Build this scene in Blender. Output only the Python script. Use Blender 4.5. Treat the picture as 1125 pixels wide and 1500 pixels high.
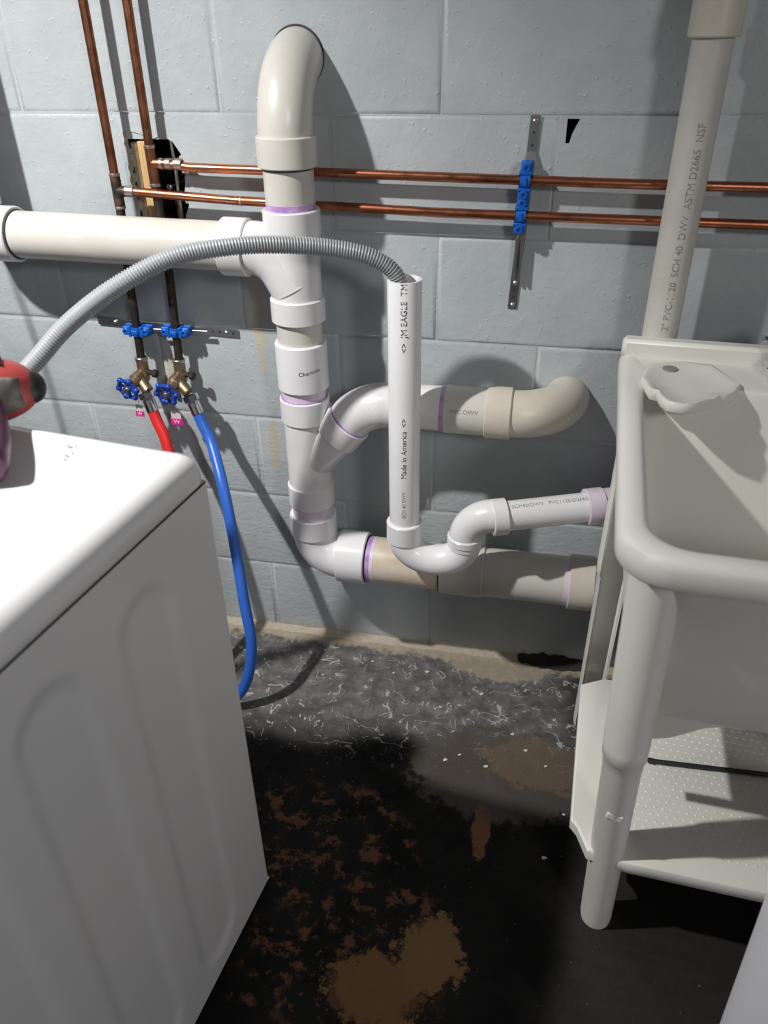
import bpy, math, random
from mathutils import Vector, Matrix, noise
random.seed(7)
S = bpy.context.scene
for o in list(bpy.data.objects): bpy.data.objects.remove(o)
COL = S.collection
PI = math.pi

# ------------------------------------------------------------------ camera, world, light
cam = bpy.data.objects.new('camera', bpy.data.cameras.new('camera')); COL.objects.link(cam)
R = Matrix(((0.978921459, -0.098098533, 0.179135298),
            (0.203828066, 0.524730931, -0.826505638),
            (-0.012918842, 0.845596906, 0.533665603)))
cam.matrix_world = Matrix.Translation((0, -1.49656, 1.35760)) @ R.to_4x4()
cam.data.sensor_fit = 'VERTICAL'; cam.data.sensor_height = 36; cam.data.lens = 1136 / 1500 * 36
cam.data.clip_start = 0.02
cam.data.dof.use_dof = True; cam.data.dof.focus_distance = 1.55; cam.data.dof.aperture_fstop = 4.0
S.camera = cam

w = bpy.data.worlds.new('world'); S.world = w; w.use_nodes = True
w.node_tree.nodes['Background'].inputs[0].default_value = (0.92, 0.95, 1.0, 1)
w.node_tree.nodes['Background'].inputs[1].default_value = 0.040

bulb = bpy.data.lights.new('hooded_work_light', 'SPOT')       # shaded lamp hung high on the left
bulb.energy = 148; bulb.shadow_soft_size = 0.030; bulb.color = (1.0, 0.985, 0.96)
bulb.spot_size = math.radians(96); bulb.spot_blend = 1.0
bo = bpy.data.objects.new('hooded_work_light', bulb); COL.objects.link(bo)
bo.location = (-1.235, -1.053, 2.19)
bo.rotation_euler = Vector((.45, .65, -1.75)).to_track_quat('-Z', 'Y').to_euler()
fill_lamp = bpy.data.lights.new('added_fill_light', 'POINT')           # unseen fill light, added to brighten the washer side and tub front
fill_lamp.energy = 58; fill_lamp.shadow_soft_size = 0.22; fill_lamp.color = (1.0, 0.97, 0.95)
ro = bpy.data.objects.new('added_fill_light', fill_lamp); COL.objects.link(ro); ro.location = (1.35, -2.9, 2.2)

vs = S.view_settings
vs.view_transform = 'Standard'; vs.look = 'None'; vs.gamma = 1; vs.exposure = 0.35
vs.use_curve_mapping = False

# ------------------------------------------------------------------ helpers
class MB:
    """collects geometry for one mesh object"""
    def __init__(s): s.v = []; s.f = []
    def add(s, vs, fs):
        b = len(s.v); s.v += [tuple(p) for p in vs]; s.f += [tuple(i + b for i in q) for q in fs]; return s
    def box(s, c, h, M=None):
        vs = [Vector((x * h[0], y * h[1], z * h[2])) for x in (-1, 1) for y in (-1, 1) for z in (-1, 1)]
        if M is not None: vs = [M @ p for p in vs]
        vs = [p + Vector(c) for p in vs]
        return s.add(vs, [(0, 1, 3, 2), (4, 6, 7, 5), (0, 4, 5, 1), (2, 3, 7, 6), (0, 2, 6, 4), (1, 5, 7, 3)])
    def bbox(s, c, h, b=.003, M=None):
        """box with chamfered edges"""
        x, y, z = h; P = []; idx = {}
        for sx in (-1, 1):
            for sy in (-1, 1):
                for sz in (-1, 1):
                    for k in range(3):
                        p = Vector((sx * (x - (b if k != 0 else 0)), sy * (y - (b if k != 1 else 0)), sz * (z - (b if k != 2 else 0))))
                        idx[(sx, sy, sz, k)] = len(P); P.append(p)
        F = []
        I = lambda a, q, c_, k: idx[(a, q, c_, k)]
        for q in (-1, 1):
            F.append((I(q, -1, -1, 0), I(q, 1, -1, 0), I(q, 1, 1, 0), I(q, -1, 1, 0)))
            F.append((I(-1, q, -1, 1), I(1, q, -1, 1), I(1, q, 1, 1), I(-1, q, 1, 1)))
            F.append((I(-1, -1, q, 2), I(1, -1, q, 2), I(1, 1, q, 2), I(-1, 1, q, 2)))
            for t in (-1, 1):
                F.append((I(q, t, -1, 0), I(q, t, 1, 0), I(q, t, 1, 1), I(q, t, -1, 1)))
                F.append((I(q, -1, t, 0), I(q, 1, t, 0), I(q, 1, t, 2), I(q, -1, t, 2)))
                F.append((I(-1, q, t, 1), I(1, q, t, 1), I(1, q, t, 2), I(-1, q, t, 2)))
                for r_ in (-1, 1):
                    F.append((I(q, t, r_, 0), I(q, t, r_, 1), I(q, t, r_, 2)))
        if M is not None: P = [M @ p for p in P]
        return s.add([p + Vector(c) for p in P], F)
    def rings(s, R_, closed=True, cap0=False, cap1=False):
        n = len(R_[0]); b = len(s.v); s.v += [tuple(p) for r in R_ for p in r]
        for i in range(len(R_) - 1):
            for j in range(n if closed else n - 1):
                k = (j + 1) % n
                s.f.append((b + i * n + j, b + i * n + k, b + (i + 1) * n + k, b + (i + 1) * n + j))
        if cap0: s.f.append(tuple(b + j for j in range(n))[::-1])
        if cap1: s.f.append(tuple(b + (len(R_) - 1) * n + j for j in range(n)))
        return s
    def tube(s, pts, r, seg=24, caps=True):
        pts = [Vector(p) for p in pts]; n = len(pts)
        rr = r if isinstance(r, (list, tuple)) else [r] * n
        T = []
        for i in range(n):
            t = pts[min(i + 1, n - 1)] - pts[max(i - 1, 0)]
            if t.length < 1e-9: t = T[-1].copy() if T else (pts[-1] - pts[0])
            T.append(t.normalized())
        N = T[0].orthogonal().normalized(); R_ = []
        for i in range(n):
            N = (N - T[i] * N.dot(T[i])).normalized(); B = T[i].cross(N)
            R_.append([pts[i] + (N * math.cos(2 * PI * k / seg) + B * math.sin(2 * PI * k / seg)) * rr[i] for k in range(seg)])
        return s.rings(R_, True, caps, caps)
    def lathe(s, p, d, prof, seg=32, caps=False):
        """revolve (t, r) profile about the line p + t d"""
        p = Vector(p); d = Vector(d).normalized(); N = d.orthogonal().normalized(); B = d.cross(N)
        R_ = [[p + d * t + (N * math.cos(2 * PI * k / seg) + B * math.sin(2 * PI * k / seg)) * max(r, 1e-5) for k in range(seg)] for t, r in prof]
        return s.rings(R_, True, caps, caps)
    def hub(s, a, b, r, ri=None, bev=.002, seg=36):
        """a pipe socket between a and b with softened rims and an inner shoulder"""
        a = Vector(a); b = Vector(b); L = (b - a).length; ri = ri or r * .8
        return s.lathe(a, b - a, [(0, ri), (0, r - bev), (bev, r), (L - bev, r), (L, r - bev), (L, ri)], seg)
    def ball(s, c, r, seg=16, sc=(1, 1, 1), M=None):
        c = Vector(c); n = seg // 2; R_ = []
        for i in range(n + 1):
            a = PI * i / n; rad = max(math.sin(a), 1e-4)
            ring = [Vector((math.cos(2 * PI * k / seg) * rad * r * sc[0], math.sin(2 * PI * k / seg) * rad * r * sc[1], -math.cos(a) * r * sc[2])) for k in range(seg)]
            R_.append([(M @ q if M is not None else q) + c for q in ring])
        return s.rings(R_)
    def prism(s, poly, to3, t0, t1):
        """polygon (list of 2D) extruded between offsets t0 and t1; to3(a, b, t) -> point"""
        n = len(poly); A = [to3(a, b, t0) for a, b in poly]; B = [to3(a, b, t1) for a, b in poly]
        return s.add(A + B, [tuple(range(n))[::-1], tuple(range(n, 2 * n))] + [(i, (i + 1) % n, n + (i + 1) % n, n + i) for i in range(n)])
    def mesh(s, name, ang=35):
        me = bpy.data.meshes.new(name); me.from_pydata(s.v, [], s.f); me.validate()
        import bmesh
        bm = bmesh.new(); bm.from_mesh(me); bmesh.ops.recalc_face_normals(bm, faces=bm.faces); bm.to_mesh(me); bm.free()
        for p in me.polygons: p.use_smooth = True
        me.set_sharp_from_angle(angle=math.radians(ang)); return me

def link(name, data, mat=None, parent=None, local=False):
    o = bpy.data.objects.new(name, data); COL.objects.link(o)
    if mat is not None and data is not None: 
        if not data.materials: data.materials.append(mat)
    if parent is not None:
        o.parent = parent
        if not local:                      # mesh was given in world coordinates
            off = Vector((0, 0, 0)); q = parent
            while q is not None: off += Vector(q.location); q = q.parent
            o.location = -off
    return o
def part(name, mb, mat, parent, label=None, ang=35, local=False, kind=None):
    o = link(name, mb.mesh(name, ang), mat, parent, local)
    if label: o['label'] = label
    if kind: o['kind'] = kind
    return o
def thing(name, label, cat, loc=(0, 0, 0), rz=0, group=None):
    o = bpy.data.objects.new(name, None); COL.objects.link(o); o.location = loc; o.rotation_euler = (0, 0, rz)
    o.empty_display_size = .05
    return tag(o, label, cat, group)
def tag(o, label, cat, group=None):
    o['label'] = label; o['category'] = cat
    if group: o['group'] = group
    return o
def struct(o, label=None):
    o['kind'] = 'structure'
    if label: o['label'] = label
    return o
def arc(c, a, b, t0, t1, n=12):
    """points c + a cos t + b sin t"""
    c, a, b = Vector(c), Vector(a), Vector(b)
    return [c + a * math.cos(t0 + (t1 - t0) * i / n) + b * math.sin(t0 + (t1 - t0) * i / n) for i in range(n + 1)]
def smooth(pts, n=8):
    """Catmull-Rom through the points"""
    P = [Vector(p) for p in pts]; P = [P[0] * 2 - P[1]] + P + [P[-1] * 2 - P[-2]]; out = []
    for i in range(1, len(P) - 2):
        for k in range(n):
            t = k / n; a, b, c, d = P[i - 1:i + 3]
            out.append(.5 * ((2 * b) + (c - a) * t + (2 * a - 5 * b + 4 * c - d) * t * t + (3 * b - a - 3 * c + d) * t ** 3))
    return out + [P[-2]]
def text_mesh(txt, size, fn, name):
    """flat lettering turned to a mesh, every vertex placed by fn(x, y)"""
    cu = bpy.data.curves.new(name, 'FONT'); cu.body = txt; cu.size = size; cu.align_x = 'CENTER'; cu.align_y = 'CENTER'; cu.resolution_u = 3
    o = bpy.data.objects.new(name, cu); COL.objects.link(o)
    dg = bpy.context.evaluated_depsgraph_get(); dg.update()
    me = bpy.data.meshes.new_from_object(o.evaluated_get(dg))
    bpy.data.objects.remove(o)
    for v in me.vertices: v.co = fn(v.co.x, v.co.y)
    me.materials.clear(); me.name = name
    return me

# ------------------------------------------------------------------ materials
def mat(name, col, rough=.5, metal=0, spec=.5, coat=0):
    m = bpy.data.materials.new(name); m.use_nodes = True; b = m.node_tree.nodes['Principled BSDF']
    b.inputs['Base Color'].default_value = (*col, 1); b.inputs['Roughness'].default_value = rough
    b.inputs['Metallic'].default_value = metal; b.inputs['Specular IOR Level'].default_value = spec
    b.inputs['Coat Weight'].default_value = coat
    return m
class NT:
    def __init__(s, m): s.t = m.node_tree; s.b = s.t.nodes['Principled BSDF']
    def n(s, typ, **k):
        x = s.t.nodes.new(typ)
        for a, v in k.items(): setattr(x, a, v)
        return x
    def l(s, a, b): s.t.links.new(a, b)
    def pos(s): 
        if not hasattr(s, '_p'): s._p = s.n('ShaderNodeNewGeometry').outputs['Position']
        return s._p
    def noise(s, scale, detail=4, rough=.55, vec=None, sc=None, dist=0):
        x = s.n('ShaderNodeTexNoise'); x.inputs['Scale'].default_value = scale; x.inputs['Detail'].default_value = detail
        x.inputs['Roughness'].default_value = rough; x.inputs['Distortion'].default_value = dist
        v = vec or s.pos()
        if sc: 
            mp = s.n('ShaderNodeMapping'); mp.inputs['Scale'].default_value = sc; s.l(v, mp.inputs['Vector']); v = mp.outputs[0]
        s.l(v, x.inputs['Vector']); return x.outputs['Fac']
    def ramp(s, v, a, b, ca=0., cb=1.):
        x = s.n('ShaderNodeMapRange'); x.interpolation_type = 'SMOOTHSTEP'
        for i, q in ((1, a), (2, b), (3, ca), (4, cb)): x.inputs[i].default_value = q
        s.l(v, x.inputs[0]); return x.outputs[0]
    def math(s, op, a, b=0.):
        x = s.n('ShaderNodeMath', operation=op)
        for i, q in ((0, a), (1, b)):
            if isinstance(q, (int, float)): x.inputs[i].default_value = q
            else: s.l(q, x.inputs[i])
        return x.outputs[0]
    def mix(s, f, a, b):
        x = s.n('ShaderNodeMix', data_type='RGBA')
        if isinstance(f, (int, float)): x.inputs[0].default_value = f
        else: s.l(f, x.inputs[0])
        for i, q in ((6, a), (7, b)):
            if isinstance(q, tuple): x.inputs[i].default_value = (*q, 1)
            else: s.l(q, x.inputs[i])
        return x.outputs[2]
    def xyz(s):
        if not hasattr(s, '_x'):
            x = s.n('ShaderNodeSeparateXYZ'); s.l(s.pos(), x.inputs[0]); s._x = x.outputs
        return s._x
    def blob(s, cx, cy, rx, ry, ax=0, ay=2, nz=None, amp=.6):
        """1 inside an ellipse whose rim is broken up by noise"""
        X = s.xyz(); dx = s.math('DIVIDE', s.math('SUBTRACT', X[ax], cx), rx); dy = s.math('DIVIDE', s.math('SUBTRACT', X[ay], cy), ry)
        d = s.math('SQRT', s.math('ADD', s.math('MULTIPLY', dx, dx), s.math('MULTIPLY', dy, dy)))
        if nz is not None: d = s.math('ADD', d, s.math('MULTIPLY', s.math('SUBTRACT', nz, .5), amp * 2))
        return s.ramp(d, 1.05, .85)
    def bump(s, h, strength=.3, dist=.002):
        x = s.n('ShaderNodeBump'); x.inputs['Strength'].default_value = strength; x.inputs['Distance'].default_value = dist
        s.l(h, x.inputs['Height']); s.l(x.outputs[0], s.b.inputs['Normal'])
    def color(s, c): s.l(c, s.b.inputs['Base Color'])

# painted block wall: pale blue-grey paint, knobbly, rust and bare-mortar streaks
M_wall = mat('painted_block', (.47, .51, .525), .42, spec=.35); t = NT(M_wall)
n1 = t.noise(9, 5); n2 = t.noise(70, 3); n3 = t.noise(28, 4, .6)
c = t.mix(t.ramp(n1, .3, .75), (.415, .455, .475), (.475, .51, .525))
c = t.mix(t.ramp(n3, .72, .8), c, (.56, .585, .58))
st = t.math('MAXIMUM', t.blob(-.588, .87, .013, .16, nz=n3, amp=.9), t.blob(-.578, .55, .012, .07, nz=n3, amp=1.2))
c = t.mix(t.math('MULTIPLY', st, .6), c, (.55, .45, .27))
c = t.mix(t.math('MULTIPLY', t.blob(-.80, .705, .022, .05, nz=n3, amp=.8), .75), c, (.50, .46, .38))
foot = t.ramp(t.math('ADD', t.xyz()[2], t.math('MULTIPLY', n3, .05)), .055, .015)
c = t.mix(t.math('MULTIPLY', foot, .8), c, (.40, .33, .23))
t.color(c)
drip = t.ramp(t.noise(85, 2, .4), .64, .74)
low = t.ramp(t.xyz()[2], .75, .45)
hgt = t.math('ADD', t.math('ADD', t.math('MULTIPLY', n2, .32), t.math('MULTIPLY', n3, .75)), t.math('ADD', t.math('MULTIPLY', drip, .28), t.math('MULTIPLY', t.math('MULTIPLY', t.noise(60, 5, .7, sc=(.6, 1, 1.6)), low), .9)))
t.bump(hgt, .55, .004)

# worn painted concrete floor
M_floor = mat('worn_floor', (.03, .03, .032), .5, spec=.1); t = NT(M_floor)
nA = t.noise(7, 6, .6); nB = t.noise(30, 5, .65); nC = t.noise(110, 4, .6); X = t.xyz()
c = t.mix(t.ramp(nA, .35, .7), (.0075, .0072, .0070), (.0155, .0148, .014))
# strip by the wall: grey paint full of scuffs, black painted past the washer's shadow edge
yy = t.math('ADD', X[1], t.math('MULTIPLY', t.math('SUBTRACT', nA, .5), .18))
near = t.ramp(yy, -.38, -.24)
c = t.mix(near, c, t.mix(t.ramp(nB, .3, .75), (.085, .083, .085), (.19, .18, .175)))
right = t.ramp(t.math('ADD', X[0], t.math('MULTIPLY', t.math('SUBTRACT', nA, .5), .2)), .08, .2)  # lit floor right of the washer's shadow, painted lighter
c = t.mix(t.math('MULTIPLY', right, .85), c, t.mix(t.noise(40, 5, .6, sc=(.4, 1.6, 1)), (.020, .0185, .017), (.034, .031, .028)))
def squig(scale, wd_, sc):
    n_ = t.noise(scale, 1.5, .5, sc=sc, dist=.8); return t.ramp(t.math('ABSOLUTE', t.math('SUBTRACT', n_, .5)), wd_, wd_ * .35)
scr = t.math('MAXIMUM', t.math('MULTIPLY', squig(13, .014, (1, 1.6, 1)), t.ramp(t.noise(26, 3), .50, .57)), t.math('MULTIPLY', squig(19, .016, (1.5, 1, 1)), t.ramp(t.noise(31, 3), .52, .58)))
scr = t.math('MAXIMUM', scr, t.math('MULTIPLY', t.ramp(nC, .64, .72), .5))
zone = t.math('MULTIPLY', t.ramp(yy, -.42, -.30), t.ramp(yy, -.02, -.07))
c = t.mix(t.math('MULTIPLY', t.math('MULTIPLY', scr, zone), .8), c, (.46, .45, .44))
# gritty beige band where wall meets floor
band = t.ramp(t.math('ADD', X[1], t.math('MULTIPLY', t.math('SUBTRACT', nB, .5), .08)), -.058, -.030)
band = t.math('MAXIMUM', band, t.math('MULTIPLY', t.blob(-.03, -.045, .13, .055, 0, 1, nB, .6), .8))
c = t.mix(t.math('MULTIPLY', band, .85), c, t.mix(nC, (.30, .25, .18), (.50, .43, .32)))
# flaked patches: bare brown concrete
ns = t.noise(24, 7, .72)
def fl(f, amt, col):
    global c
    c = t.mix(t.math('MULTIPLY', f, amt), c, col)
zoneB = t.math('MAXIMUM', t.blob(-.34, -.60, .20, .16, 0, 1, nA, .5), t.blob(-.22, -.80, .20, .17, 0, 1, nA, .5))
fl(t.math('MULTIPLY', zoneB, t.ramp(ns, .52, .60)), .9, (.125, .062, .032))
fl(t.blob(-.085, -.775, .055, .07, 0, 1, ns, 1.3), .9, (.20, .12, .052))
fl(t.blob(-.17, -.85, .085, .06, 0, 1, ns, 1.5), .9, (.18, .105, .045))
fl(t.blob(-.025, -.51, .018, .07, 0, 1, ns, 1.0), .8, (.20, .10, .05))
fl(t.blob(.0, -.37, .20, .13, 0, 1, nB, .5), .75, (.085, .074, .064))
fl(t.blob(.09, -.33, .13, .07, 0, 1, ns, .9), .5, (.17, .12, .08))
fl(t.math('MULTIPLY', t.ramp(nC, .68, .72), t.ramp(X[1], -1.2, -.4)), .5, (.32, .31, .30))
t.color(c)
t.bump(t.math('ADD', nC, t.math('MULTIPLY', nB, .8)), .4, .003)
t.l(t.ramp(nB, .3, .7, .42, .7), t.b.inputs['Roughness'])

def plastic(name, a, b, rough=.3, scale=12, speck=None):
    m = mat(name, a, rough, spec=.5); t = NT(m); n = t.noise(scale, 4)
    c = t.mix(t.ramp(n, .35, .7), a, b)
    if speck: c = t.mix(t.math('MULTIPLY', t.ramp(t.noise(160, 2), .72, .76), .55), c, speck)
    t.color(c); return m
M_pvc = plastic('pvc_white', (.76, .75, .76), (.71, .70, .705), .24, speck=(.35, .34, .33))
M_pvc_new = plastic('pvc_bright_white', (.80, .795, .81), (.77, .765, .78), .24)
M_pvc_cream = plastic('pvc_cream', (.61, .595, .55), (.57, .55, .50), .3, speck=(.4, .36, .28))
M_pvc_old = plastic('pvc_aged', (.64, .60, .53), (.58, .53, .45), .36, 9, speck=(.35, .28, .2))
M_pvc_stain = plastic('pvc_stained', (.68, .62, .53), (.60, .50, .37), .36, 11)
M_primer = plastic('purple_primer', (.36, .20, .50), (.55, .38, .62), .4, 40)
M_primer_light = plastic('primer_tinted_pvc', (.66, .56, .68), (.72, .66, .73), .35, 25)
M_gap = mat('dark_joint', (.03, .028, .028), .7)
M_ink = mat('printing_ink', (.07, .07, .08), .6)
M_ink_soft = mat('faded_printing_ink', (.25, .25, .25), .6)

M_cu = mat('copper', (.72, .33, .18), .28, 1); t = NT(M_cu); n = t.noise(18, 4)
t.color(t.mix(t.ramp(n, .4, .7), (.56, .22, .12), (.32, .11, .06))); t.l(t.ramp(n, .3, .7, .24, .42), t.b.inputs['Roughness'])
M_cu_old = mat('tarnished_copper', (.26, .10, .055), .42, 1); t = NT(M_cu_old); n = t.noise(30, 5)
t.color(t.mix(t.ramp(n, .35, .7), (.34, .14, .075), (.15, .06, .035)))
M_cu_dark = mat('blackened_copper', (.07, .05, .035), .55, .7); t = NT(M_cu_dark); n = t.noise(45, 5)
t.color(t.mix(t.ramp(n, .5, .72), (.05, .042, .035), (.20, .09, .045)))
M_solder = mat('solder', (.50, .47, .44), .4, 1); t = NT(M_solder); n = t.noise(90, 4); t.color(t.mix(n, (.66, .62, .58), (.30, .22, .17)))
M_brass = mat('dull_brass', (.36, .27, .15), .45, .9); t = NT(M_brass); n = t.noise(60, 4); t.color(t.mix(n, (.46, .36, .22), (.20, .15, .09)))
M_steel = mat('zinc_steel', (.58, .58, .58), .35, 1); t = NT(M_steel); n = t.noise(80, 3); t.color(t.mix(n, (.66, .66, .66), (.42, .42, .42)))
M_chrome = mat('chrome', (.75, .75, .75), .15, 1)
M_blue = mat('blue_plastic', (.008, .115, .50), .32); 
M_blue_hw = mat('blue_enamel', (.010, .055, .36), .28)
M_red_hose = mat('red_hose', (.72, .025, .025), .35)
M_blue_hose = mat('blue_hose', (.03, .135, .56), .35)
M_grey_hose = mat('grey_corrugated', (.33, .345, .36), .4)
M_white_enamel = mat('white_enamel', (.80, .80, .81), .22, coat=.15)
M_white_side = mat('white_enamel_side', (.74, .74, .75), .3)
M_seam = mat('dark_seam', (.02, .02, .02), .8)
M_tub = plastic('tub_plastic', (.79, .775, .73), (.75, .735, .685), .4, 6)
M_tub_in = M_tub
M_tool_red = mat('tool_red', (.36, .055, .05), .4)
M_tool_grey = mat('tool_grey_rubber', (.12, .11, .10), .65); t = NT(M_tool_grey); n = t.noise(60, 5); t.color(t.mix(t.ramp(n, .4, .8), (.11, .10, .092), (.24, .225, .21)))
M_tool_black = mat('tool_black', (.012, .012, .012), .45)
M_tool_plum = mat('tool_plum', (.10, .03, .07), .35)
M_pink = mat('tag_pink', (.72, .02, .28), .5)
M_paper = mat('tag_paper', (.62, .58, .54), .7)
M_white_ink = mat('tag_white_ink', (.85, .8, .8), .6)
M_wood = mat('pine_board', (.62, .40, .18), .6); t = NT(M_wood); n = t.noise(20, 5, sc=(6, 6, .5)); t.color(t.mix(n, (.70, .47, .22), (.50, .30, .12)))
M_cav = mat('cavity_core', (.035, .028, .022), .9)
M_cavm = mat('broken_mortar', (.48, .43, .34), .9); t = NT(M_cavm); n = t.noise(70, 5, .7); t.color(t.mix(n, (.56, .51, .43), (.30, .25, .18))); t.bump(n, .8, .004)
M_bin = mat('bin_plastic', (.84, .84, .90), .45)
M_chip = mat('paint_chip', (.55, .53, .5), .7)

# ------------------------------------------------------------------ structure: wall of blocks
BW, BH, GAP = .4064, .2032, .0035
X0W, X1W, ZT = -2.25, 1.95, 2.44
HOLE = (-.815, -.700, 1.022, 1.176)          # broken pocket behind the copper tees
CHIP = (.000, .030, 1.170, 1.222)
def quad_ring(mb, xs, zs, holes, y):
    """a plane cut into cells with some cells left out"""
    for i in range(len(xs) - 1):
        for j in range(len(zs) - 1):
            cx, cz = (xs[i] + xs[i + 1]) / 2, (zs[j] + zs[j + 1]) / 2
            if any(h[0] < cx < h[1] and h[2] < cz < h[3] for h in holes): continue
            mb.add([(xs[i], y, zs[j]), (xs[i + 1], y, zs[j]), (xs[i + 1], y, zs[j + 1]), (xs[i], y, zs[j + 1])], [(0, 1, 2, 3)])
mb = MB()
quad_ring(mb, sorted({X0W, X1W, HOLE[0], HOLE[1], .004, .024}), sorted({-.02, ZT, HOLE[2], HOLE[3], 1.178, 1.216}), [HOLE, (.004, .024, 1.178, 1.216)], .0022)
# pocket sides and back, chip pocket
def pocket(mb, h, d):
    x0, x1, z0, z1 = h; y0 = .0022
    mb.add([(x0, y0, z0), (x1, y0, z0), (x1, y0, z1), (x0, y0, z1), (x0, d, z0), (x1, d, z0), (x1, d, z1), (x0, d, z1)],
           [(0, 1, 5, 4), (1, 2, 6, 5), (2, 3, 7, 6), (3, 0, 4, 7), (4, 5, 6, 7)])
WALL = link('wall_back', mb.mesh('wall_back'), M_wall); struct(WALL, 'painted pale grey concrete block wall')
pk = MB(); pocket(pk, HOLE, .13); part('broken_pocket', pk, M_cav, WALL, 'dark hollow core of a broken block')
pk = MB(); pocket(pk, (.004, .024, 1.178, 1.216), .05); part('chipped_hole', pk, M_cav, WALL, 'small black hole in the joint')
def block_mesh(w_, name):
    """one painted block: face at y=0, chamfered arrises, slightly pillowed by paint"""
    m = MB(); hw, hh = w_ / 2 - GAP / 2, BH / 2 - GAP / 2; ch = .004
    o = [(-hw, .0024, -hh), (hw, .0024, -hh), (hw, .0024, hh), (-hw, .0024, hh)]
    i1 = [(-hw + ch * .4, .0008, -hh + ch * .4), (hw - ch * .4, .0008, -hh + ch * .4), (hw - ch * .4, .0008, hh - ch * .4), (-hw + ch * .4, .0008, hh - ch * .4)]
    i2 = [(-hw + ch * 2, 0, -hh + ch * 2), (hw - ch * 2, 0, -hh + ch * 2), (hw - ch * 2, 0, hh - ch * 2), (-hw + ch * 2, 0, hh - ch * 2)]
    m.rings([o, i1, i2], True, False, True)
    me = m.mesh(name, 60); me.materials.append(M_wall); return me
full = block_mesh(BW, 'block')
row0 = 1.22 - 6 * BH
for r_ in range(-1, 12):
    z = 1.22 + (r_ - 6) * BH + BH / 2
    if z > ZT - .05: break
    off = -.212 if r_ % 2 == 0 else -.212 + BW / 2      # joints of this course
    if r_ == -1: continue
    k = math.floor((X0W - off) / BW)
    for i in range(k + 1, 30):
        xl = off + i * BW; xr = xl + BW
        if xr > X1W: break
        xc = (xl + xr) / 2
        if r_ == 5 and xl < HOLE[1] and xr > HOLE[0]:
            # the broken block(s) round the pocket: ragged outline
            to3 = lambda a, b, t: Vector((a, t, b))
            g = GAP / 2
            if xl < HOLE[0] - .1:     # block to the left, only its edge broken
                poly = [(xl + g, z - BH / 2 + g), (-.823, z - BH / 2 + g), (-.824, 1.05), (-.817, 1.085), (-.822, 1.12), (-.812, 1.16), (-.816, z + BH / 2 - g), (xl + g, z + BH / 2 - g)]
            else:
                poly = [(-.722, z - BH / 2 + g), (xr - g, z - BH / 2 + g), (xr - g, z + BH / 2 - g), (xl + g, z + BH / 2 - g), (xl + g + .002, 1.192), (-.790, 1.186), (-.765, 1.176), (-.742, 1.183), (-.722, 1.172), (-.708, 1.150), (-.705, 1.12), (-.711, 1.085), (-.706, 1.06), (-.716, 1.04)]
            m = MB(); m.prism(poly, to3, 0, .05); b = part('block', m, M_wall, WALL, 'block with a ragged broken edge', 30)
            continue
        if r_ == 5 and abs(xl - (-.212 + BW / 2)) < .001:
            g = GAP / 2; xa = xl + g; za = z + BH / 2 - g
            poly = [(xa, z - BH / 2 + g), (xr - g, z - BH / 2 + g), (xr - g, za), (.026, za), (.020, 1.205), (.014, 1.192), (.010, 1.176), (.004, 1.17), (xa, 1.165)]
            m = MB(); m.prism(poly, lambda a, b, t: Vector((a, t, b)), 0, .05); part('block', m, M_wall, WALL, 'block with a chipped corner', 30); continue
        b = link('block', full, None, WALL, True)
        b.location = (xc, random.uniform(-.0008, .0006), z); b.rotation_euler = (random.uniform(-.002, .002), 0, random.uniform(-.0015, .0015))
# mortar lumps round the pocket
m = MB(); m.bbox((-.8075, .024, 1.098), (.0065, .020, .072), .003); part('mortar_edge', m, M_cavm, WALL, 'rough mortar edge inside the pocket')
m = MB()
def lump_strip(pts, r):
    for p in pts:
        q = Vector(p); m.ball(q + Vector((random.uniform(-.004, .004), 0, random.uniform(-.004, .004))), r * random.uniform(.6, 1.2), 8, (1, .8, 1.3))
lump_strip([(-.815 + .003 * math.sin(i), .004, 1.05 + i * .012) for i in range(12)], .007)
lump_strip([(-.79 + i * .012, .006, 1.183 + .003 * math.sin(i * 2)) for i in range(7)], .006)
lump_strip([(-.708 + .003 * math.sin(i * 1.7), .008, 1.045 + i * .013) for i in range(10)], .006)
part('mortar_crumbs', m, M_cavm, WALL, 'crumbling bare mortar round the broken pocket', kind='stuff')
# ---- floor
m = MB(); NX = 60; NY = 60; fx0, fx1, fy0, fy1 = X0W, X1W, -3.2, .02
vsg = []
for j in range(NY + 1):
    for i in range(NX + 1):
        x = fx0 + (fx1 - fx0) * i / NX; y = fy0 + (fy1 - fy0) * j / NY
        vsg.append((x, y, .0))
m.add(vsg, [(j * (NX + 1) + i, j * (NX + 1) + i + 1, (j + 1) * (NX + 1) + i + 1, (j + 1) * (NX + 1) + i) for j in range(NY) for i in range(NX)])
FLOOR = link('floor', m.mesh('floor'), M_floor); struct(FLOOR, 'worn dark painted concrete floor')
# crumbly mortar fillet at the wall foot
m = MB(); ring = []
for i in range(281):
    x = X0W + .1 + (X1W - X0W - .2) * i / 280
    n_ = noise.noise(Vector((x * 14, 0, 3))); n2_ = noise.noise(Vector((x * 37, 5, 1)))
    ring.append([Vector((x, .003, .011 + .010 * n_ + .006 * n2_)), Vector((x, -.004 - .004 * n2_, .006 + .005 * n_)), Vector((x, -.012 - .008 * n_, .0025)), Vector((x, -.022 - .012 * n_ - .008 * n2_, -.001))])
m.rings(ring, False)
part('mortar_fillet', m, M_cavm, FLOOR, 'crumbling beige mortar along the foot of the wall', 60)
m = MB(); ring = []
for i in range(41):
    x = .005 + .20 * i / 40; e_ = math.sin(PI * i / 40) ** .5; n_ = noise.noise(Vector((x * 60, 2, 0)))
    ring.append([Vector((x, -.0015, .001 + (.020 + .012 * n_) * e_)), Vector((x, -.012 * e_ - .002, .012 * e_ + .001)), Vector((x, -.030 * e_ - .008 * n_ - .004, .0012))])
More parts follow.
